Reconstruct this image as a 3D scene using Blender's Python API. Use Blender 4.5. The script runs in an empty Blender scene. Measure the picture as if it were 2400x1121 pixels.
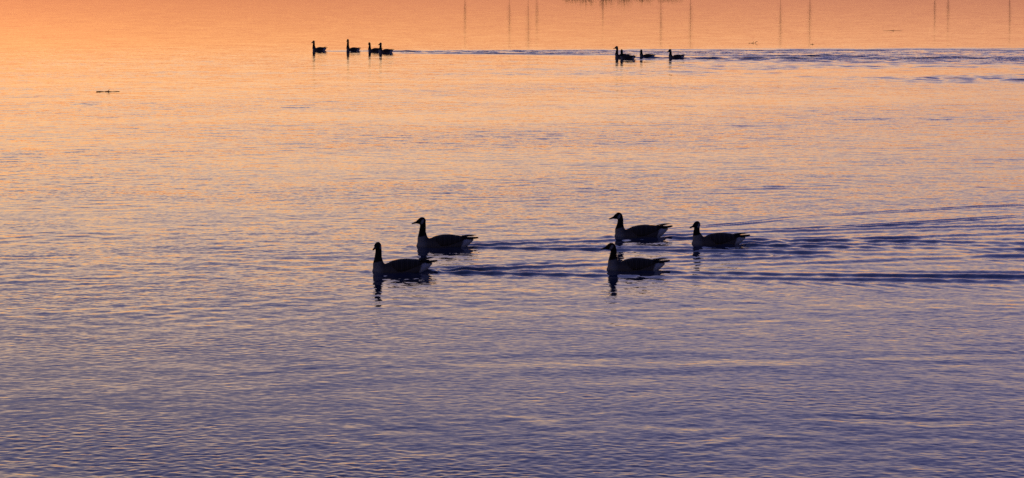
import bpy, bmesh, math, random
import numpy as np
from mathutils import Vector, Matrix

# ------------------------------------------------------------------ camera
R = math.radians
scene = bpy.context.scene
C = scene.collection
W0, H0, F = 2400.0, 1121.0, 6000.0          # photograph size and focal length in its pixels
CAM_H = 3.7                                 # eye height over the water
PITCH = math.atan(620.5 / F)                # horizon lies 60 px above the frame
cam_d = bpy.data.cameras.new('camera')
cam_d.sensor_width = 36.0
cam_d.lens = 36.0 * F / W0
cam_d.clip_start = 0.5
cam_d.clip_end = 12000
cam = bpy.data.objects.new('camera', cam_d)
cam.location = (0, 0, CAM_H)
cam.rotation_euler = (math.pi / 2 - PITCH, 0, 0)
C.objects.link(cam)
scene.camera = cam

def at(px, py, z=0.0):
    """point of the water plane (height z) seen at a pixel of the photograph"""
    dx, dy = (px - W0 / 2) / F, -(py - H0 / 2) / F
    d = Vector((dx, math.cos(PITCH) + dy * math.sin(PITCH), -math.sin(PITCH) + dy * math.cos(PITCH)))
    t = (z - CAM_H) / d.z
    return Vector((d.x * t, d.y * t, z))

# ------------------------------------------------------------------ dusk sky
world = bpy.data.worlds.new('World')
scene.world = world
world.use_nodes = True
nt = world.node_tree
nt.nodes.clear()
def N(t, typ, **kw):
    n = t.nodes.new(typ)
    for k, v in kw.items():
        setattr(n, k, v)
    return n
L = nt.links.new
SKY = [  # elevation in degrees, linear radiance towards the afterglow
    (0.0, (0.44, 0.150, 0.100)),
    (0.62, (0.60, 0.220, 0.125)),
    (1.15, (0.93, 0.375, 0.165)),
    (1.9, (1.15, 0.520, 0.225)),
    (2.7, (1.22, 0.650, 0.315)),
    (3.7, (1.08, 0.680, 0.440)),
    (5.0, (0.91, 0.620, 0.500)),
    (6.8, (0.72, 0.535, 0.525)),
    (9.2, (0.47, 0.390, 0.530)),
    (12.0, (0.275, 0.262, 0.490)),
    (15.5, (0.170, 0.178, 0.435)),
    (20.0, (0.108, 0.128, 0.375)),
    (28.0, (0.075, 0.098, 0.330)),
    (50.0, (0.045, 0.066, 0.230)),
    (90.0, (0.034, 0.052, 0.180)),
]
tc = N(nt, 'ShaderNodeTexCoord')
nrm = N(nt, 'ShaderNodeVectorMath', operation='NORMALIZE')
L(tc.outputs['Generated'], nrm.inputs[0])
sep = N(nt, 'ShaderNodeSeparateXYZ')
L(nrm.outputs[0], sep.inputs[0])
mx = N(nt, 'ShaderNodeMath', operation='MAXIMUM'); mx.inputs[1].default_value = 0.0
L(sep.outputs['Z'], mx.inputs[0])
sq = N(nt, 'ShaderNodeMath', operation='SQRT')
L(mx.outputs[0], sq.inputs[0])
ramp = N(nt, 'ShaderNodeValToRGB')
ramp.color_ramp.interpolation = 'EASE' if False else 'LINEAR'
els = ramp.color_ramp.elements
while len(els) > 1:
    els.remove(els[-1])
for i, (e, c) in enumerate(SKY):
    p = math.sqrt(math.sin(R(e)))
    el = els[0] if i == 0 else els.new(min(p, 1.0))
    el.position = min(p, 1.0)
    el.color = (*c, 1)
L(sq.outputs[0], ramp.inputs[0])
# afterglow side against the dim, bluer side behind the camera
sunv = Vector((math.sin(R(-14)), math.cos(R(-14)), 0))
dot = N(nt, 'ShaderNodeVectorMath', operation='DOT_PRODUCT')
L(nrm.outputs[0], dot.inputs[0]); dot.inputs[1].default_value = sunv
mr = N(nt, 'ShaderNodeMapRange', interpolation_type='SMOOTHSTEP')
mr.inputs['From Min'].default_value = -0.7; mr.inputs['From Max'].default_value = 1.0
L(dot.outputs['Value'], mr.inputs['Value'])
tint = N(nt, 'ShaderNodeMix', data_type='RGBA')
tint.inputs[6].default_value = (0.26, 0.33, 0.48, 1)
tint.inputs[7].default_value = (1, 1, 1, 1)
L(mr.outputs[0], tint.inputs[0])
mul = N(nt, 'ShaderNodeMix', data_type='RGBA', blend_type='MULTIPLY')
mul.inputs[0].default_value = 1.0
L(ramp.outputs[0], mul.inputs[6]); L(tint.outputs[2], mul.inputs[7])
side = N(nt, 'ShaderNodeMapRange', interpolation_type='SMOOTHSTEP')     # brighter, yellower towards the set sun on the left
side.inputs['From Min'].default_value = -0.34; side.inputs['From Max'].default_value = 0.30
L(sep.outputs['X'], side.inputs['Value'])
warm = N(nt, 'ShaderNodeMix', data_type='RGBA')
warm.inputs[6].default_value = (1.09, 1.11, 0.97, 1); warm.inputs[7].default_value = (0.87, 0.89, 1.02, 1)
L(side.outputs[0], warm.inputs[0])
mul2 = N(nt, 'ShaderNodeMix', data_type='RGBA', blend_type='MULTIPLY'); mul2.inputs[0].default_value = 1.0
L(mul.outputs[2], mul2.inputs[6]); L(warm.outputs[2], mul2.inputs[7])
cst = N(nt, 'ShaderNodeVectorMath', operation='MULTIPLY'); cst.inputs[1].default_value = (3.0, 3.0, 26.0)   # thin level veils of cloud
L(nrm.outputs[0], cst.inputs[0])
cn = N(nt, 'ShaderNodeTexNoise'); cn.inputs['Scale'].default_value = 1.0; cn.inputs['Detail'].default_value = 3.0
L(cst.outputs[0], cn.inputs['Vector'])
cr = N(nt, 'ShaderNodeMapRange'); cr.inputs['From Min'].default_value = 0.25; cr.inputs['From Max'].default_value = 0.75
cr.inputs['To Min'].default_value = 0.87; cr.inputs['To Max'].default_value = 1.13
L(cn.outputs['Fac'], cr.inputs['Value'])
mul3 = N(nt, 'ShaderNodeVectorMath', operation='SCALE')
L(mul2.outputs[2], mul3.inputs[0]); L(cr.outputs[0], mul3.inputs['Scale'])
bg1 = N(nt, 'ShaderNodeBackground'); bg1.inputs['Strength'].default_value = 1.0
L(mul3.outputs[0], bg1.inputs['Color'])
sky = N(nt, 'ShaderNodeTexSky', sky_type='NISHITA')
sky.sun_disc = False
sky.sun_elevation = R(0.3); sky.sun_rotation = R(-14)
bg2 = N(nt, 'ShaderNodeBackground'); bg2.inputs['Strength'].default_value = 0.015
L(sky.outputs[0], bg2.inputs['Color'])
add = N(nt, 'ShaderNodeAddShader')
L(bg1.outputs[0], add.inputs[0]); L(bg2.outputs[0], add.inputs[1])
out = N(nt, 'ShaderNodeOutputWorld')
L(add.outputs[0], out.inputs['Surface'])

vs = scene.view_settings
vs.view_transform = 'Standard'; vs.look = 'None'; vs.exposure = 0.0; vs.gamma = 1.0
vs.use_curve_mapping = False
scene.cycles.max_bounces = 6
scene.cycles.glossy_bounces = 3
scene.cycles.use_denoising = False
scene.render.film_transparent = False

rng = np.random.default_rng(7)
random.seed(7)

# ------------------------------------------------------------------ materials
def mat(name):
    m = bpy.data.materials.new(name); m.use_nodes = True
    t = m.node_tree; t.nodes.clear()
    o = N(t, 'ShaderNodeOutputMaterial'); p = N(t, 'ShaderNodeBsdfPrincipled')
    t.links.new(p.outputs[0], o.inputs[0])
    return m, t, p

def water_material():
    m, t, p = mat('lake_water')
    p.inputs['Base Color'].default_value = (0.028, 0.038, 0.074, 1)
    p.inputs['Roughness'].default_value = 0.03
    p.inputs['IOR'].default_value = 1.333
    geo = N(t, 'ShaderNodeNewGeometry')
    at_ = N(t, 'ShaderNodeAttribute', attribute_name='micro')
    mp = N(t, 'ShaderNodeVectorMath', operation='MULTIPLY'); mp.inputs[1].default_value = (0.8, 1.0, 1.0)
    t.links.new(geo.outputs['Position'], mp.inputs[0])
    acc = None
    for sc_, k in ((19.0, 4.2), (6.0, 2.2), (0.9, 1.5)):
        nz = N(t, 'ShaderNodeTexNoise', noise_dimensions='3D')
        nz.inputs['Scale'].default_value = sc_; nz.inputs['Detail'].default_value = 2.0
        t.links.new(mp.outputs[0], nz.inputs['Vector'])
        sb = N(t, 'ShaderNodeVectorMath', operation='SUBTRACT'); sb.inputs[1].default_value = (0.5, 0.5, 0.5)
        t.links.new(nz.outputs['Color'], sb.inputs[0])
        ml = N(t, 'ShaderNodeVectorMath', operation='MULTIPLY'); ml.inputs[1].default_value = (k * 0.8, k, 0)
        t.links.new(sb.outputs[0], ml.inputs[0])
        if acc is None:
            acc = ml
        else:
            a = N(t, 'ShaderNodeVectorMath', operation='ADD')
            t.links.new(acc.outputs[0], a.inputs[0]); t.links.new(ml.outputs[0], a.inputs[1]); acc = a
    sc = N(t, 'ShaderNodeVectorMath', operation='SCALE')
    t.links.new(acc.outputs[0], sc.inputs[0]); t.links.new(at_.outputs['Fac'], sc.inputs['Scale'])
    ad = N(t, 'ShaderNodeVectorMath', operation='ADD')
    t.links.new(geo.outputs['Normal'], ad.inputs[0]); t.links.new(sc.outputs[0], ad.inputs[1])
    nn = N(t, 'ShaderNodeVectorMath', operation='NORMALIZE')
    t.links.new(ad.outputs[0], nn.inputs[0])
    t.links.new(nn.outputs[0], p.inputs['Normal'])
    return m
M_WATER = water_material()

def plumage_material(name, bar=0.0):
    """feather colour from the 'plumage' attribute, broken up by soft barring"""
    m, t, p = mat(name)
    a = N(t, 'ShaderNodeAttribute', attribute_name='plumage')
    tcd = N(t, 'ShaderNodeTexCoord')
    nz = N(t, 'ShaderNodeTexNoise'); nz.inputs['Scale'].default_value = 70; nz.inputs['Detail'].default_value = 4
    t.links.new(tcd.outputs['Object'], nz.inputs['Vector'])
    wv = N(t, 'ShaderNodeTexWave', bands_direction='X')
    wv.inputs['Scale'].default_value = 13; wv.inputs['Distortion'].default_value = 3.0; wv.inputs['Detail Scale'].default_value = 2.5
    t.links.new(tcd.outputs['Object'], wv.inputs['Vector'])
    mr_ = N(t, 'ShaderNodeMapRange'); mr_.inputs['To Min'].default_value = 1 - bar; mr_.inputs['To Max'].default_value = 1 + bar
    t.links.new(wv.outputs['Fac'], mr_.inputs['Value'])
    m2 = N(t, 'ShaderNodeMapRange'); m2.inputs['To Min'].default_value = 0.7; m2.inputs['To Max'].default_value = 1.3
    t.links.new(nz.outputs['Fac'], m2.inputs['Value'])
    mm = N(t, 'ShaderNodeMath', operation='MULTIPLY')
    t.links.new(mr_.outputs[0], mm.inputs[0]); t.links.new(m2.outputs[0], mm.inputs[1])
    vm = N(t, 'ShaderNodeVectorMath', operation='SCALE')
    t.links.new(a.outputs['Color'], vm.inputs[0]); t.links.new(mm.outputs[0], vm.inputs['Scale'])
    t.links.new(vm.outputs[0], p.inputs['Base Color'])
    p.inputs['Roughness'].default_value = 0.75
    p.inputs['Specular IOR Level'].default_value = 0.12
    bp = N(t, 'ShaderNodeBump'); bp.inputs['Strength'].default_value = 0.25; bp.inputs['Distance'].default_value = 0.006
    t.links.new(wv.outputs['Fac'], bp.inputs['Height'])
    t.links.new(bp.outputs[0], p.inputs['Normal'])
    return m
M_BODY = plumage_material('goose_plumage', 0.10)
M_WING = plumage_material('goose_wing_plumage', 0.35)

def plain(name, col, rough=0.7, spec=0.3, nscale=20, var=0.3):
    m, t, p = mat(name)
    tcd = N(t, 'ShaderNodeTexCoord')
    nz = N(t, 'ShaderNodeTexNoise'); nz.inputs['Scale'].default_value = nscale; nz.inputs['Detail'].default_value = 3
    t.links.new(tcd.outputs['Object'], nz.inputs['Vector'])
    r = N(t, 'ShaderNodeValToRGB')
    r.color_ramp.elements[0].position = 0.3; r.color_ramp.elements[1].position = 0.7
    r.color_ramp.elements[0].color = (*[c * (1 - var) for c in col], 1)
    r.color_ramp.elements[1].color = (*[c * (1 + var) for c in col], 1)
    t.links.new(nz.outputs['Fac'], r.inputs[0]); t.links.new(r.outputs[0], p.inputs['Base Color'])
    p.inputs['Roughness'].default_value = rough; p.inputs['Specular IOR Level'].default_value = spec
    return m
M_BILL = plain('goose_bill', (0.012, 0.011, 0.011), 0.45, 0.3)
M_EYE = plain('goose_eye', (0.008, 0.006, 0.005), 0.1, 0.5)
M_TAIL = plain('goose_tail', (0.018, 0.015, 0.014), 0.7, 0.15)
M_BARK = plain('bark', (0.055, 0.04, 0.032), 0.9, 0.1, 6)
M_TWIG = plain('wet_wood', (0.030, 0.019, 0.012), 0.5, 0.3, 12)
M_SHRUB = plain('shrub_twigs', (0.045, 0.032, 0.022), 0.9, 0.1, 3)
M_BANK = plain('bank_earth', (0.085, 0.065, 0.045), 0.95, 0.1, 0.4)

# ------------------------------------------------------------------ geese: where they swim
# pixel of neck base and waterline, heading, head height, head yaw, size, label ; heading: degrees towards the camera
GEESE = [
    # px_c, py, tilt, head_z, head_yaw, scale, near, label
    (943, 636, 5, 0.375, 62, 0.97, True, 'nearest goose on the left, neck upright and face turned from profile, leading the near group'),
    (1043, 577, 5, 0.392, 4, 1.00, True, 'long-necked near goose in profile just behind and beyond the leading one'),
    (1503, 553.5, 4, 0.348, 2, 0.985, True, 'farthest of the near geese, bill level, on the right beyond two others'),
    (1684, 572, 6, 0.315, 34, 0.96, True, 'last near goose on the far right with short hunched neck and small bill'),
    (1490, 632.5, 5, 0.332, 0, 0.94, True, 'near goose at the front right, head lowered, pushing a small bow wave'),
    (749, 119, -9, 0.50, 45, 0.93, False, 'first goose at the left end of the far line'),
    (828, 119.5, -8, 0.57, 78, 0.90, False, 'tallest far goose with neck stretched straight up, second from the left'),
    (879, 121, -8, 0.45, 82, 0.88, False, 'third far goose from the left, its tail hidden behind the next goose'),
    (905, 123.5, -7, 0.475, 40, 0.92, False, 'fourth far goose from the left, overlapping the one ahead with a pointed tail'),
    (1459, 135, -9, 0.50, 0, 0.90, False, 'far goose with bill in profile, leading the right-hand far group'),
    (1472, 139, -8, 0.44, 75, 0.90, False, 'low dark far goose right in front of the leader of the right-hand group'),
    (1517, 135.5, -8, 0.36, 75, 0.90, False, 'short far goose in the middle of the right-hand group, tail cocked'),
    (1586, 137.5, -7, 0.43, 38, 0.92, False, 'far goose swimming last at the right end of the far line'),
]
for i in range(len(GEESE)):
    g = GEESE[i]
    p = at(g[0], g[1])
    GEESE[i] = dict(p=p, tilt=R(g[2]), hz=g[3], yaw=R(g[4]), s=g[5], near=g[6], label=g[7])

# ------------------------------------------------------------------ water
def band_tile(n, dx, lmin, lmax, spread, seed, theta0=math.pi / 2, power=0.0):
    """random periodic height tile, r.m.s. slope 1, wavelengths lmin..lmax"""
    r = np.random.default_rng(seed)
    k1 = 2 * np.pi * np.fft.fftfreq(n, dx)
    kx, ky = np.meshgrid(k1, k1, indexing='xy')
    k = np.hypot(kx, ky); k[0, 0] = 1
    lam = 2 * np.pi / k
    amp = np.where((lam > lmin) & (lam < lmax), k ** (-2.0 + power), 0.0)
    ang = np.arctan2(ky, kx) - theta0
    amp = amp * (spread + (1 - spread) * np.cos(ang) ** 2)
    amp[0, 0] = 0
    z = amp * (r.normal(size=(n, n)) + 1j * r.normal(size=(n, n)))
    h = np.fft.ifft2(z).real
    gy, gx = np.gradient(h, dx)
    return (h / math.sqrt((gx ** 2 + gy ** 2).mean())).astype(np.float32)

def sample(tile, dx, x, y, rot=0.0):
    n0, n1 = tile.shape
    c, s = math.cos(rot), math.sin(rot)
    u = (c * x + s * y) / dx; v = (-s * x + c * y) / dx
    iu = np.floor(u).astype(np.int64); iv = np.floor(v).astype(np.int64)
    fu = (u - iu).astype(np.float32); fv = (v - iv).astype(np.float32)
    a0 = iv % n0; a1 = (iv + 1) % n0; b0 = iu % n1; b1 = (iu + 1) % n1
    return (tile[a0, b0] * (1 - fu) + tile[a0, b1] * fu) * (1 - fv) + (tile[a1, b0] * (1 - fu) + tile[a1, b1] * fu) * fv

def sstep(a, b, x):
    t = np.clip((x - a) / (b - a), 0, 1)
    return t * t * (3 - 2 * t)

def kelvin_tile(U, sx, sy, nx=2048, ny=1024, dx=0.025, decay=14.0):
    """steady ship-wave pattern behind a small moving body, source 4 m from the tile's left edge"""
    kx = 2 * np.pi * np.fft.fftfreq(nx, dx)[None, :]
    ky = 2 * np.pi * np.fft.fftfreq(ny, dx)[:, None]
    k = np.hypot(kx, ky); k[0, 0] = 1e-6
    p = np.exp(-0.5 * ((kx * sx) ** 2 + (ky * sy) ** 2))
    w2 = 9.81 * k + 7.3e-5 * k ** 3
    mu = U / decay
    den = w2 - (kx * U - 1j * mu) ** 2
    z = -k * p / den * np.exp(-1j * kx * 4.0) * np.exp(-1j * ky * ny * dx / 2)
    h = np.fft.ifft2(z).real
    # keep the wake behind the body only
    X = np.arange(nx) * dx - 4.0
    up = np.abs(h[:, X < -1]).std(); dn = np.abs(h[:, (X > 1) & (X < 12)]).std()
    if up > dn:
        den = w2 - (kx * U + 1j * mu) ** 2
        z = -k * p / den * np.exp(-1j * kx * 4.0) * np.exp(-1j * ky * ny * dx / 2)
        h = np.fft.ifft2(z).real
    h = h - h.mean()
    gy, gx = np.gradient(h, dx)
    m = (X > 2) & (X < 5)
    s = np.sqrt((gy[:, m] ** 2)).max()
    fade = sstep(-2.0, -0.2, X) * (1 - sstep(nx * dx - 4 - 14, nx * dx - 4 - 4, X))
    return (h / s * fade[None, :]).astype(np.float32)

def build_water():
    # rings about the viewpoint, spacing growing with distance; heights are a function of place only
    r_in = np.array([0.01, 4.0, 8.0, 12.0])
    rr = [15.0]
    while rr[-1] < 150:
        rr.append(rr[-1] * 1.0009)
    while rr[-1] < 6000:
        rr.append(rr[-1] * 1.03)
    r = np.concatenate([r_in, rr])
    da = 0.00102
    fine = np.arange(-R(13.4), R(17.6), da)     # fine enough for ripples wherever the view can look
    coarse = []
    a, st = R(17.6), da
    while a < math.pi - R(3):
        coarse.append(a)
        st = min(st * 1.5, R(6))
        a += st
    coarse = np.array(coarse)
    az = np.concatenate([fine, coarse, [math.pi], (2 * math.pi - coarse[coarse > R(18.2)])[::-1]])
    nA, nR = len(az), len(r)
    step_a = np.diff(np.concatenate([az, [az[0] + 2 * math.pi]]))
    step_a = np.maximum(step_a, np.roll(step_a, 1))
    rg, ag = np.meshgrid(r, az, indexing='ij')
    x = (rg * np.sin(ag)).ravel(); y = (rg * np.cos(ag)).ravel()
    drr = np.maximum(np.gradient(r), 1e-3)
    spacing = np.maximum(drr[:, None], rg * step_a[None, :]).ravel()
    d = rg.ravel()

    # --- wind ripples in three bands
    tA = band_tile(1024, 0.0105, 0.050, 0.20, 0.95, 1, R(84), 0.7)
    tB = band_tile(1024, 0.031, 0.21, 0.70, 0.80, 2, R(97))
    tC = band_tile(1024, 0.11, 0.60, 2.8, 0.22, 3, R(88))
    gust = band_tile(512, 0.35, 4.0, 22.0, 0.25, 4, R(92), power=-0.3); gust /= gust.std()
    gust2 = band_tile(512, 0.13, 1.2, 5.0, 0.25, 5, R(92), power=-0.3); gust2 /= gust2.std()
    g = sample(gust, 0.35, x, y, 0.07); g2 = sample(gust2, 0.13, x, y, -0.1)
    # calm under the far bank, ruffled on this side of the far geese
    calm = 1 - sstep(95, 150, d + 4 * g)
    rough = 0.10 + 0.38 * calm + 0.52 * (1 - sstep(36, 95, d))
    mod = np.clip(1 + 0.30 * g + 0.30 * g2, 0.55, 2.0)
    slick = 1 - 0.38 * sstep(25.5, 28, d) * (1 - sstep(34, 42, d))     # quieter water around the near geese
    sA = 0.050 * rough * mod * slick
    sB = 0.0125 * (0.30 * rough + 0.70 * rough ** 2 + 0.30 * calm * sstep(40, 60, d)) * np.clip(1 + 0.25 * g - 0.35 * g2, 0.3, 2)
    sC = 0.0032 * (0.35 + 0.65 * rough)
    def keep(lmin):
        return 1 - sstep(lmin / 3.4, lmin / 1.9, spacing)
    kA, kB, kC = keep(0.085), keep(0.25), keep(0.7)
    h = sA * kA * sample(tA, 0.0105, x, y, 0.21)
    h += sB * kB * sample(tB, 0.031, x, y, -0.13)
    h += sC * kC * sample(tC, 0.11, x, y, 0.05)
    micro = np.sqrt(((0.42 * sA) ** 2) * (1 - kA ** 2) + (sB ** 2) * (1 - kB ** 2) + (sC ** 2) * (1 - kC ** 2)) + 0.005 + 0.006 * rough + 0.008 * (1 - sstep(26, 44, d))

    # --- wakes of the geese
    kn = kelvin_tile(0.78, 0.09, 0.07)
    kf = kelvin_tile(1.05, 0.16, 0.12, dx=0.04, decay=24.0)
    churn = np.zeros_like(h)
    for q in GEESE:
        til, dx = (kn, 0.025) if q['near'] else (kf, 0.04)
        nx, ny = til.shape[1], til.shape[0]
        ct, st_ = math.cos(q['tilt']), math.sin(q['tilt'])
        # downstream axis points away from the heading
        px, py = x - q['p'].x, y - q['p'].y
        u = ct * px + st_ * py + 0.26
        v = -st_ * px + ct * py
        m = (u > -3.6) & (u < nx * dx - 8) & (np.abs(v) < ny * dx / 2 - 0.1)
        a = 0.045 if q['near'] else 0.04
        um, vm = u[m], v[m]
        edge = 1 - sstep(ny * dx / 2 * 0.75, ny * dx / 2 * 0.98, np.abs(vm))
        fadek = 1 - sstep(0.07, 0.22, spacing[m])
        w = sample(til, dx, um + 4.0, vm + ny * dx / 2) * edge * fadek
        h[m] += a * w * (1 + 0.25 * g2[m])
        # churned water between the arms
        ins = (1 - sstep(0.4, 1.6, np.abs(vm) / (0.25 + 0.2 * np.maximum(um, 0)))) * sstep(0.0, 0.8, um)
        micro[m] += (0.012 * np.exp(-um / 4.0) if q['near'] else 0.045 * np.exp(-um / 40.0)) * ins * np.clip(1 + 0.5 * g2[m], 0.2, 2)
        if q['near']:
            h[m] += 0.013 * np.exp(-((um + 0.20) / 0.075) ** 2 - (vm / 0.15) ** 2)
        churn[m] += (0.25 * np.exp(-um / 5.0) if q['near'] else 0.5 * np.exp(-um / 45.0)) * ins
        # the two long crested arms of the V
        for side in (-1, 1):
            half_v = R(12.0 if q['near'] else 11.0) * side
            uu = u[m] + 0.25
            n_ = (vm - math.tan(half_v) * uu) * math.cos(half_v) * side
            sN = np.maximum(uu, 0.02)
            if q['near']:
                lam = 0.40 + 0.03 * np.minimum(sN, 10); wd = 0.24 + 0.05 * sN
                amp = 0.205 * (1 + sN / 1.5) ** -0.30 * np.exp(-sN / 14)
            else:
                lam = 0.62 + 0.01 * np.minimum(sN, 30); wd = 0.8 + 0.07 * np.minimum(sN, 40)
                amp = 0.155 * (1 + sN / 4) ** -0.25 * np.exp(-sN / 60)
            amp = amp * sstep(0.25, 1.1, uu) * np.clip(1 + 0.45 * g2[m], 0.2, 2) * (1 - sstep(0.12, 0.3, spacing[m]))
            n2 = n_ + 0.05 * lam * g2[m] + 0.03 * g[m]
            h[m] += amp * lam / (2 * math.pi) * np.exp(-(n2 / wd) ** 2) * np.cos(2 * math.pi * n2 / lam)

    churn += 0.8 * sstep(-6, 22, x) * sstep(84, 96, d) * (1 - sstep(110, 119, d)) * np.clip(1 + 0.5 * g + 0.5 * g2, 0.1, 2.2) * calm
    # --- wavelets of the middle distance, stronger where the far geese have passed
    tE = band_tile(1024, 0.055, 0.42, 1.25, 0.38, 6, R(91))
    sE = (0.0100 * calm * sstep(36, 58, d) * np.clip(1 + 0.35 * g + 0.3 * g2, 0.3, 2) + 0.048 * np.minimum(churn, 1.2))
    h += sE * keep(0.45) * sample(tE, 0.055, x, y, 0.11)

    # --- slow crests left over from older wakes: (pixels along the crest, slope, wavelength)
    old = [
        ([(470, 905), (640, 897), (760, 888), (1000, 872)], 0.050, 1.0),
        ([(1090, 866), (1250, 858), (1400, 853), (1620, 852), (1980, 858)], 0.058, 1.1),
        ([(1440, 892), (1560, 888), (1660, 890)], 0.040, 0.8),
        ([(1700, 992), (1900, 990), (2300, 998)], 0.046, 0.7),
        ([(1640, 1040), (1760, 1012), (1960, 1020)], 0.042, 0.7),
        ([(1980, 848), (2250, 843), (2390, 836)], 0.042, 0.9),
        ([(1950, 278), (2150, 278), (2420, 277)], 0.015, 0.9),
        ([(1700, 443), (1800, 441), (1900, 440)], 0.03, 0.6),
        ([(1500, 545), (1900, 508), (2420, 478)], 0.07, 0.34),
        ([(1560, 560), (1900, 535), (2420, 505)], 0.07, 0.36),
        ([(1900, 186), (2150, 182), (2430, 187)], 0.016, 1.3),
        ([(1900, 168), (2200, 166), (2430, 168)], 0.016, 1.3),
        ([(230, 345), (420, 352), (640, 349)], 0.006, 0.8),
        ([(0, 352), (130, 350), (330, 356)], 0.006, 0.8),
        ([(0, 600), (60, 601), (150, 598)], 0.03, 0.5),
    ]
    for pts, slope, lam in old:
        P = [at(*p) for p in pts]
        P = np.array([(p.x, p.y) for p in P])
        yy = np.interp(x, P[:, 0], P[:, 1])
        dd = y - yy
        ends = sstep(P[0, 0] - 0.6, P[0, 0] + 0.9, x) * (1 - sstep(P[-1, 0] - 0.9, P[-1, 0] + 0.6, x))
        dd = dd + 0.16 * lam * g2
        ends = ends * np.clip(0.8 + 0.4 * g + 0.5 * g2, 0.15, 1.4)
        h += 2.7 * ends * slope * lam / (2 * math.pi) * np.exp(-(dd / (0.55 * lam)) ** 2) * np.sin(2 * math.pi * dd / lam + math.pi) * (1 - sstep(lam / 4, lam / 2, spacing))
        if P[:, 1].max() < 29:          # in the foreground the old crests carry short steep ripples
            dw = dd + 0.10 * g2 + 0.06 * sample(tB, 0.031, x, y, 0.4) / tB.std()
            h += ends * 0.085 * 0.30 / (2 * math.pi) * np.exp(-(dd / 0.42) ** 2) * np.sin(2 * math.pi * dw / 0.30)

    h[:nA] = h[:nA].mean()
    co = np.empty((nR * nA, 3), np.float32)
    co[:, 0] = x; co[:, 1] = y; co[:, 2] = h
    i = np.arange(nR - 1)[:, None] * nA; j = np.arange(nA)[None, :]; j1 = (j + 1) % nA
    quads = np.stack([i + j, i + j1, i + nA + j1, i + nA + j], -1).reshape(-1, 4)[:, ::-1]
    me = bpy.data.meshes.new('water')
    me.vertices.add(len(co)); me.vertices.foreach_set('co', co.ravel())
    nq = len(quads)
    me.loops.add(nq * 4); me.loops.foreach_set('vertex_index', quads.ravel().astype(np.int32))
    me.polygons.add(nq)
    me.polygons.foreach_set('loop_start', np.arange(0, nq * 4, 4, dtype=np.int32))
    me.update(calc_edges=True)
    me.polygons.foreach_set('use_smooth', np.ones(nq, bool))
    at_ = me.attributes.new('micro', 'FLOAT', 'POINT')
    at_.data.foreach_set('value', micro.astype(np.float32))
    me.materials.append(M_WATER)
    o = bpy.data.objects.new('water', me); C.objects.link(o)
    o['kind'] = 'structure'; o['label'] = 'rippled lake water reflecting an orange to violet dusk sky'
    return o
build_water()

# ------------------------------------------------------------------ mesh helpers
def link(name, bm, material, parent=None, smooth=True):
    me = bpy.data.meshes.new(name)
    bmesh.ops.recalc_face_normals(bm, faces=bm.faces[:])
    bm.to_mesh(me); bm.free()
    for p in me.polygons: p.use_smooth = smooth
    me.materials.append(material)
    o = bpy.data.objects.new(name, me); C.objects.link(o)
    if parent: o.parent = parent
    return o

def loft(bm, rings):
    vs_ = [[bm.verts.new(p) for p in r] for r in rings]
    n = len(rings[0])
    for a, b in zip(vs_, vs_[1:]):
        for i in range(n):
            bm.faces.new((a[i], a[(i + 1) % n], b[(i + 1) % n], b[i]))
    bm.faces.new(vs_[0][::-1]); bm.faces.new(vs_[-1])

def tube(bm, pts, radii, n=10, flat=1.0):
    """closed tube along points; flat squeezes it sideways"""
    rings = []
    for i, p in enumerate(pts):
        p = Vector(p)
        t = (Vector(pts[min(i + 1, len(pts) - 1)]) - Vector(pts[max(i - 1, 0)])).normalized()
        s = Vector((0, 1, 0)) if abs(t.y) < 0.9 else Vector((1, 0, 0))
        s = (s - t * s.dot(t)).normalized(); u = t.cross(s)
        rings.append([p + (s * math.cos(a) * flat + u * math.sin(a)) * radii[i] for a in (2 * math.pi * k / n for k in range(n))])
    loft(bm, rings)

# ------------------------------------------------------------------ goose
# profile of the trunk (settled a little deeper below): x, half width, top, bottom (metres, waterline z = 0, forward +x)
PROF = np.array([
    (0.375, 0.020, 0.045, -0.010), (0.365, 0.055, 0.080, -0.040), (0.335, 0.090, 0.105, -0.070), (0.28, 0.125, 0.120, -0.095),
    (0.20, 0.155, 0.142, -0.110), (0.12, 0.172, 0.172, -0.115), (0.03, 0.178, 0.186, -0.115),
    (-0.07, 0.172, 0.188, -0.105), (-0.16, 0.150, 0.180, -0.080), (-0.23, 0.118, 0.168, -0.040),
    (-0.29, 0.085, 0.155, 0.010), (-0.34, 0.055, 0.145, 0.060), (-0.375, 0.028, 0.142, 0.098)])
PROF[:, 2] -= 0.038; PROF[:, 3] -= 0.012
def prof(x):
    xs = -PROF[:, 0]
    return [np.interp(-x, xs, PROF[:, i]) for i in (1, 2, 3)]
def body_pt(x, th, infl=1.0):
    w, zt, zb = prof(x)
    zc, hz = (zt + zb) / 2, (zt - zb) / 2
    return Vector((x, w * math.cos(th) * infl, zc + hz * math.sin(th) * infl))

BROWN, BLACK, WHITE, BREAST = np.array((0.062, 0.046, 0.037)), np.array((0.0075, 0.0065, 0.0065)), np.array((0.45, 0.45, 0.45)), np.array((0.20, 0.19, 0.185))
FLANK = np.array((0.095, 0.078, 0.068))

def set_plumage(o, cols):
    a = o.data.attributes.new('plumage', 'FLOAT_COLOR', 'POINT')
    rgba = np.ones((len(cols), 4), np.float32); rgba[:, :3] = cols
    a.data.foreach_set('color', rgba.ravel())

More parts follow.
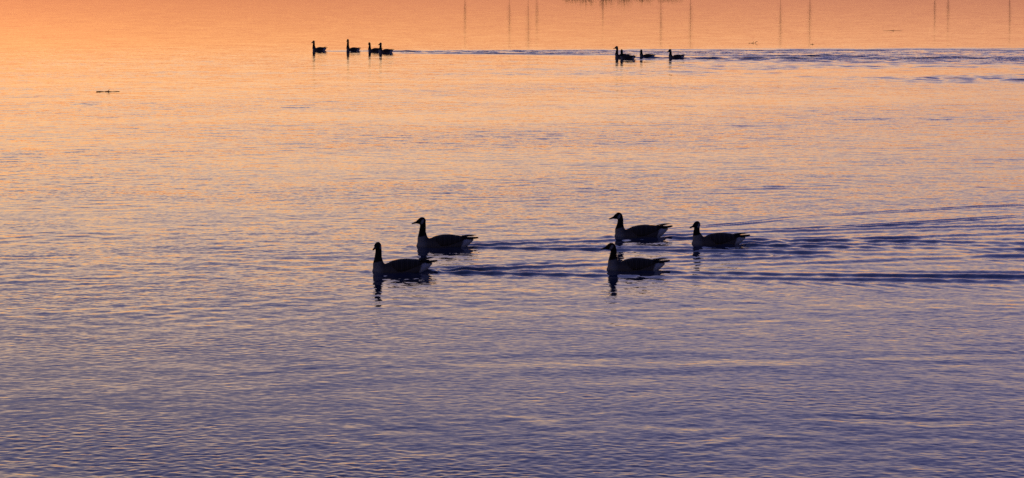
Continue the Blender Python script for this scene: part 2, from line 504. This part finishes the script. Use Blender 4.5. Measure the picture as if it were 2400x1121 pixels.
def make_goose(q, idx):
    near, hz, yaw = q['near'], q['hz'], q['yaw']
    rnd = random.Random(100 + idx)
    root = bpy.data.objects.new('goose', None)
    C.objects.link(root)
    root.empty_display_size = 0.2
    root['label'] = q['label']; root['category'] = 'goose'
    root['group'] = 'near geese swimming left' if near else 'far geese swimming in line'
    # --- trunk, neck and head grown into one surface
    bm = bmesh.new()
    xs = np.concatenate([np.linspace(0.375, 0.30, 6), np.linspace(0.27, -0.375, 22)])
    loft(bm, [[body_pt(x, 2 * math.pi * k / 28) for k in range(28)] for x in xs])
    lean = rnd.uniform(-0.008, 0.008)
    hs = 1.16 if near else 1.45
    nk = 1.0 if near else 1.42
    zs = 1.0 if near else 1.2
    htop = hz / q['s'] / zs                    # head height is given in metres
    nx = 0.300 + lean
    bend = [0.0, 0.004, 0.013, -0.006, 0.020][idx % 5]
    hc = Vector((nx + 0.004 + bend, 0, htop - 0.047 * hs))
    k = htop - 0.05
    tube(bm, [(0.255, 0, -0.02), (0.282, 0, 0.06), (0.297, 0, 0.115), (nx - bend * 0.4, 0, 0.115 + (k - 0.115) * 0.35), (nx - 0.006 - bend * 0.5, 0, 0.115 + (k - 0.115) * 0.7), (nx - 0.002 + bend * 0.3, 0, k + 0.008), (nx + bend, 0, k + 0.02)],
         [0.095, 0.085, 0.066 * nk, 0.045 * nk, 0.0395 * nk, 0.041 * nk, 0.030 * nk], 20, 0.95)
    Rz = Matrix.Rotation(yaw, 3, 'Z')
    def H(v):
        return hc + Rz @ (Vector(v) * hs)
    # skull: cranium to the root of the bill
    sk = [(-0.046, 0.004, 0.010), (-0.036, 0.004, 0.033), (-0.015, 0.006, 0.0425), (0.010, 0.006, 0.0420), (0.033, -0.001, 0.034), (0.052, -0.009, 0.024), (0.062, -0.012, 0.016)]
    rings = []
    for sx, sz, sr in sk:
        rings.append([H((sx, math.cos(a) * sr * 0.78, sz + math.sin(a) * sr)) for a in (2 * math.pi * i / 18 for i in range(18))])
    loft(bm, rings)
    me0 = bpy.data.meshes.new('tmp')
    bmesh.ops.recalc_face_normals(bm, faces=bm.faces[:])
    bm.to_mesh(me0); bm.free()
    tmp = bpy.data.objects.new('tmp', me0); C.objects.link(tmp)
    rm = tmp.modifiers.new('r', 'REMESH'); rm.mode = 'VOXEL'; rm.voxel_size = 0.008 if near else 0.014
    sm = tmp.modifiers.new('s', 'SMOOTH'); sm.iterations = 7 if near else 3; sm.factor = 0.5
    dg = bpy.context.evaluated_depsgraph_get()
    me = bpy.data.meshes.new_from_object(tmp.evaluated_get(dg))
    bpy.data.objects.remove(tmp); bpy.data.meshes.remove(me0)
    me.name = 'body'
    me.materials.clear(); me.materials.append(M_BODY)
    for p in me.polygons: p.use_smooth = True
    body = bpy.data.objects.new('body', me); C.objects.link(body); body.parent = root
    n = len(me.vertices)
    co = np.empty(n * 3, np.float32); me.vertices.foreach_get('co', co); co = co.reshape(-1, 3)
    x, y, z = co.T
    jit = 0.006 * np.sin(x * 190 + z * 90) * np.cos(y * 210)
    col = np.tile(BROWN, (n, 1))
    def mixc(col, w, c):
        w = w[:, None]; return col * (1 - w) + c * w
    col = mixc(col, 1 - sstep(0.03, 0.10, z + jit), FLANK)
    col = mixc(col, sstep(0.22, 0.32, x + jit) * (1 - sstep(0.15, 0.2, z)), BREAST)
    rump = (1 - sstep(-0.245, -0.215, x + 0.35 * (z - 0.06) + jit)) * (1 - sstep(0.125, 0.14, z + jit))
    col = mixc(col, rump, WHITE)
    neckw = sstep(0.125, 0.140, z + jit * 0.7 - 0.22 * (0.30 - x)) * sstep(0.205, 0.225, x)
    col = mixc(col, neckw, BLACK)
    hl = (co - np.array(hc)) @ np.array(Rz) / hs       # head space
    cheek = (((hl[:, 0] + 0.004 + 0.35 * hl[:, 2]) / 0.0165) ** 2 + ((hl[:, 2] + 0.004) / 0.030) ** 2)
    ck = (1 - sstep(0.75, 1.15, cheek)) * sstep(0.008, 0.016, np.abs(hl[:, 1]))
    col = mixc(col, ck, WHITE * 0.55)
    set_plumage(body, col)
    # --- bill
    bm = bmesh.new()
    rings = []
    for sx, sz, rw, rh in [(0.050, -0.010, 0.0155, 0.0185), (0.066, -0.015, 0.0135, 0.0140), (0.084, -0.021, 0.0125, 0.0110), (0.104, -0.028, 0.0115, 0.0075), (0.115, -0.032, 0.007, 0.0045)]:
        rings.append([H((sx, math.cos(a) * rw, sz + math.sin(a) * rh)) for a in (2 * math.pi * i / 12 for i in range(12))])
    loft(bm, rings)
    link('bill', bm, M_BILL, root)
    for s in (-1, 1):
        bm = bmesh.new()
        bmesh.ops.create_uvsphere(bm, u_segments=8, v_segments=6, radius=0.0045, matrix=Matrix.Translation(H((0.026, s * 0.0275, 0.010))))
        link('eye', bm, M_EYE, root)
    # --- folded wings lying over the flanks
    tip_lift = [0.016, 0.0, 0.010, 0.002, 0.006][idx % 5]
    for s in (-1, 1):
        bm = bmesh.new()
        nu, nv = 20, 9
        def wing_pt(u, v, infl):
            xx = 0.165 + (-0.335 - 0.165) * u
            lo = R(2 + 62 * max(0, (0.22 - u) / 0.22) ** 1.5 + 46 * max(0, (u - 0.35) / 0.65) ** 1.2)
            hi = R(84)
            th = lo + (hi - lo) * v
            pt = body_pt(xx, th, infl)
            w, zt, zb = prof(xx)
            pt.z += 0.010 * math.sin(math.pi * min(1, u * 1.3)) * math.sin(th) + (0.018 + tip_lift) * max(0, u - 0.6) / 0.4
            pt.y *= s
            return pt
        og = [[bm.verts.new(wing_pt(i / nu, j / nv, 1.012 + 0.035 * math.sin(math.pi * (0.08 + 0.84 * j / nv)) * math.sin(math.pi * (0.06 + 0.9 * i / nu)))) for j in range(nv + 1)] for i in range(nu + 1)]
        ig = [[bm.verts.new(wing_pt(i / nu, j / nv, 0.95)) for j in range(nv + 1)] for i in range(nu + 1)]
        for i in range(nu):
            for j in range(nv):
                bm.faces.new((og[i][j], og[i + 1][j], og[i + 1][j + 1], og[i][j + 1]))
                bm.faces.new((ig[i][j], ig[i][j + 1], ig[i + 1][j + 1], ig[i + 1][j]))
        for i in range(nu):
            bm.faces.new((og[i][0], ig[i][0], ig[i + 1][0], og[i + 1][0]))
            bm.faces.new((og[i][nv], og[i + 1][nv], ig[i + 1][nv], ig[i][nv]))
        for j in range(nv):
            bm.faces.new((og[0][j], og[0][j + 1], ig[0][j + 1], ig[0][j]))
            bm.faces.new((og[nu][j], ig[nu][j], ig[nu][j + 1], og[nu][j + 1]))
        wing = link('wing', bm, M_WING, root)
        nvx = len(wing.data.vertices)
        wc = np.empty(nvx * 3, np.float32); wing.data.vertices.foreach_get('co', wc); wc = wc.reshape(-1, 3)
        tone = (0.85 + 0.3 * np.sin(wc[:, 0] * 95 + 5 * wc[:, 2]))[:, None]
        dark = sstep(-0.18, -0.30, wc[:, 0]) if False else (1 - sstep(-0.30, -0.18, wc[:, 0]))
        set_plumage(wing, np.tile(BROWN * 0.9, (nvx, 1)) * tone * (1 - 0.65 * dark[:, None]))
        # long flight feathers crossing over the tail
        for f, (x0, y0, z0, x1, y1, z1, wd) in enumerate([(-0.20, 0.075, 0.131, -0.385, 0.030, 0.143, 0.019), (-0.22, 0.062, 0.141, -0.415, 0.012, 0.153, 0.016)]):
            bm = bmesh.new()
            z1 = z1 + tip_lift * 1.5
            pts = [Vector((x0, s * y0, z0)).lerp(Vector((x1, s * y1, z1)), t) + Vector((0, 0, 0.006 * math.sin(math.pi * t))) for t in np.linspace(0, 1, 9)]
            prof_w = [0.5, 0.85, 1.0, 1.0, 0.95, 0.85, 0.7, 0.45, 0.08]
            loft(bm, [[p + Vector((0, math.cos(a) * wd * k_, math.sin(a) * 0.0045 * k_)) for a in (2 * math.pi * i / 8 for i in range(8))] for p, k_ in zip(pts, prof_w)])
            link('flight_feather', bm, M_TAIL, wing)
    # --- tail: a shallow fan of overlapping dark feathers
    lift = rnd.uniform(-0.006, 0.014)
    bm = bmesh.new()
    rows = []
    for t in np.linspace(0, 1, 8):
        xx = -0.285 - 0.150 * t
        hw = (0.050 + 0.022 * math.sin(math.pi * t * 0.75)) * (1 - 0.55 * max(0, t - 0.75) / 0.25)
        zz = 0.113 + (0.018 + lift) * t
        rows.append([Vector((xx, math.cos(a) * hw, zz - 0.014 * abs(math.cos(a)) ** 2 + math.sin(a) * (0.013 * (1 - t) + 0.003))) for a in (2 * math.pi * i / 14 for i in range(14))])
    loft(bm, rows)
    link('tail', bm, M_TAIL, root)
    root.location = q['p'] + Vector((0, 0, 0.0))
    root.rotation_euler = (R(rnd.uniform(-1.2, 1.2)), R([0.8, -1.2, 1.6, -0.6, -2.0][idx % 5]), math.pi + q['tilt'])
    root.scale = (q['s'] * (1.045 if near else 1.0), q['s'], q['s'] * zs)
    return root

for i, q in enumerate(GEESE):
    make_goose(q, i)

# ------------------------------------------------------------------ floating twigs
def floating_stick(px, py, length_px, lift, seed, label, knob=False):
    rnd = random.Random(seed)
    p = at(px, py)
    m_per_px = p.y / F
    ln = length_px * m_per_px
    bm = bmesh.new()
    n = 7
    pts = [((i / (n - 1) - 0.5) * ln, rnd.uniform(-0.02, 0.02) * ln, 0.006 + rnd.uniform(-0.5, 0.5) * lift) for i in range(n)]
    rad = [0.005 + 0.006 * math.sin(math.pi * (0.15 + 0.8 * i / (n - 1))) for i in range(n)]
    if knob:
        pts[-1] = (pts[-1][0], pts[-1][1], lift * 1.8); pts[-2] = (pts[-2][0], pts[-2][1], lift * 1.6)
        rad[-1] *= 1.6; rad[-2] *= 1.9
    tube(bm, pts, rad, 8)
    # a stub of a side shoot
    a = Vector(pts[3]); tube(bm, [a, a + Vector((0.04 * ln, 0.03 * ln, lift + 0.02)), a + Vector((0.09 * ln, 0.05 * ln, lift + 0.035))], [0.010, 0.008, 0.003], 6)
    o = link('floating_twig', bm, M_TWIG)
    o.location = p; o.rotation_euler[2] = rnd.uniform(-0.12, 0.12)
    o['label'] = label; o['category'] = 'twig'; o['group'] = 'twigs adrift on the water'
floating_stick(1765, 101.5, 21, 0.05, 1, 'small dark crooked twig adrift beyond the right-hand far geese', True)
floating_stick(1904, 104.5, 9, 0.03, 2, 'tiny dark twig adrift at the right, close beyond the far wake')
floating_stick(253, 215, 54, 0.02, 3, 'long thin dark stick floating alone at the upper left')
floating_stick(2092, 72.5, 46, 0.02, 4, 'thin faint stick floating highest up at the right on calm orange water')

# ------------------------------------------------------------------ far bank, known from its reflections
def build_bank():
    bm = bmesh.new()
    n = 160
    rows = []
    for j, (dy, z) in enumerate([(0, -0.6), (1.2, 0.08), (4, 0.22), (12, 0.35), (40, 0.6), (160, 0.8)]):
        row = []
        for i in range(n + 1):
            xx = -700 + 1400 * i / n
            row.append(bm.verts.new((xx, 440 + dy + 2.5 * math.sin(xx * 0.03) + 1.2 * math.sin(xx * 0.11 + j), z + (0.05 * math.sin(xx * 0.21 + j) if j > 1 else 0))))
        rows.append(row)
    for a, b in zip(rows, rows[1:]):
        for i in range(n):
            bm.faces.new((a[i], a[i + 1], b[i + 1], b[i]))
    o = link('far_bank', bm, M_BANK)
    o['kind'] = 'structure'
build_bank()

def bare_tree(px, height, trunk_r, seed, label, dist=447.0, limbs=60):
    rnd = random.Random(seed)
    x0 = (px - W0 / 2) / F * dist
    root = bpy.data.objects.new('bare_tree', None); C.objects.link(root)
    root.location = (x0, dist, 0.25)
    root['label'] = label; root['category'] = 'tree'; root['group'] = 'bare trees on the far bank'
    bm = bmesh.new()
    n = 8
    pts = [(rnd.uniform(-0.05, 0.05) * (i > 0), rnd.uniform(-0.05, 0.05), height * i / n - 0.3 * (i == 0)) for i in range(n + 1)]
    rad = [trunk_r * (1.25 - 0.95 * (i / n) ** 1.2) for i in range(n + 1)]
    tube(bm, pts, rad, 10)
    link('trunk', bm, M_BARK, root)
    bm = bmesh.new()
    for k in range(limbs):
        t = rnd.uniform(0.12, 0.92)
        a = rnd.uniform(0, 2 * math.pi)
        b = Vector((0, 0, height * t)); ln = height * rnd.uniform(0.05, 0.10) * (1.2 - 0.6 * t)
        dirv = Vector((math.cos(a), math.sin(a), rnd.uniform(1.4, 3.0))).normalized()
        p1 = b + dirv * ln; p2 = p1 + (dirv + Vector((0, 0, 0.5))).normalized() * ln
        r0 = 0.0085
        tube(bm, [b, p1, p2], [r0, r0 * 0.65, r0 * 0.2], 6)
        for m in range(3):
            q = p1.lerp(p2, rnd.random()); d2 = Vector((rnd.uniform(-1, 1), rnd.uniform(-1, 1), 1)).normalized()
            tube(bm, [q, q + d2 * ln * 0.5, q + d2 * ln * 0.8 + Vector((0, 0, 0.1))], [r0 * 0.35, r0 * 0.22, r0 * 0.08], 5)
    link('crown', bm, M_BARK, root)

TREES = [
    (1090, 6.0, 0.30, 'bare tree whose faint streak lies left of the paired streaks at the top'),
    (1194, 7.0, 0.22, 'thin bare tree reflected just left of the darkest streak at the top'),
    (1238, 9.0, 0.34, 'stoutest bare tree, reflected as the darkest streak at the top centre'),
    (1258, 6.0, 0.14, 'very thin bare tree reflected just right of the darkest streak'),
    (1412, 4.0, 0.16, 'low bare tree reflected within the dark shrub smear at the top'),
    (1548, 7.5, 0.30, 'bare tree reflected faintly at the right end of the shrub smear'),
    (1617, 8.5, 0.34, 'bare tree whose dark streak falls right above the last far goose'),
    (1827, 8.5, 0.34, 'left tree of the two clear streaks at the upper right'),
    (1895, 8.2, 0.32, 'right tree of the two clear streaks at the upper right'),
    (2187, 5.0, 0.28, 'short bare tree reflected left of another short one near the right'),
    (2218, 5.0, 0.28, 'short bare tree reflected right of another short one near the right'),
    (2362, 5.5, 0.45, 'broad short bare tree reflected nearest the right edge'),
]
for i, (px, hh, tr, lab) in enumerate(TREES):
    bare_tree(px, hh * 1.08, tr * 0.042, 40 + i, lab)

def shrub(px, width, height, seed, label, dist=443.0):
    rnd = random.Random(seed)
    x0 = (px - W0 / 2) / F * dist
    root = bpy.data.objects.new('shrub', None); C.objects.link(root)
    root.location = (x0, dist, 0.2)
    root['label'] = label; root['category'] = 'shrub'; root['group'] = 'shrubs on the far bank'
    bm = bmesh.new()
    for k in range(14):
        a = rnd.uniform(0, 2 * math.pi); e = rnd.uniform(0.5, 1.0)
        tip = Vector((math.cos(a) * width * 0.45 * e, math.sin(a) * width * 0.3, height * rnd.uniform(0.6, 1.0)))
        tube(bm, [(tip.x * 0.2, tip.y * 0.2, -0.1), tuple(tip * 0.55), tuple(tip)], [0.05, 0.035, 0.012], 5)
    link('stems', bm, M_BARK, root)
    bm = bmesh.new()
    for k in range(110):
        a = rnd.uniform(0, 2 * math.pi); rr_ = math.sqrt(rnd.random())
        p = Vector((math.cos(a) * rr_ * width * 0.5, math.sin(a) * rr_ * width * 0.32, height * (0.12 + 0.85 * rnd.random() * (1 - 0.55 * rr_ ** 2))))
        u = Vector((rnd.uniform(-1, 1), rnd.uniform(-1, 1), rnd.uniform(-1, 1))).normalized() * 0.13
        v = u.cross(Vector((rnd.uniform(-1, 1), rnd.uniform(-1, 1), rnd.uniform(-1, 1)))).normalized() * 0.08
        bm.faces.new([bm.verts.new(p + s) for s in (u, v, -u, -v)])
    fo = link('foliage', bm, M_SHRUB, root, smooth=False)
for i, (px, wd, hh, lab) in enumerate([
    (1338, 3.2, 1.3, 'leftmost low shrub of the dark smear at the top edge'),
    (1372, 3.6, 1.8, 'shrub second from the left in the dark smear at the top edge'),
    (1418, 4.2, 2.0, 'tallest shrub in the middle of the dark smear at the top edge'),
    (1462, 3.8, 1.9, 'shrub just right of the tallest one in the dark smear'),
    (1508, 3.6, 1.5, 'shrub second from the right in the dark smear at the top edge'),
    (1570, 5.0, 1.4, 'wide rightmost shrub of the dark smear at the top edge'),
]):
    shrub(px, wd, hh * 0.85, 70 + i, lab)
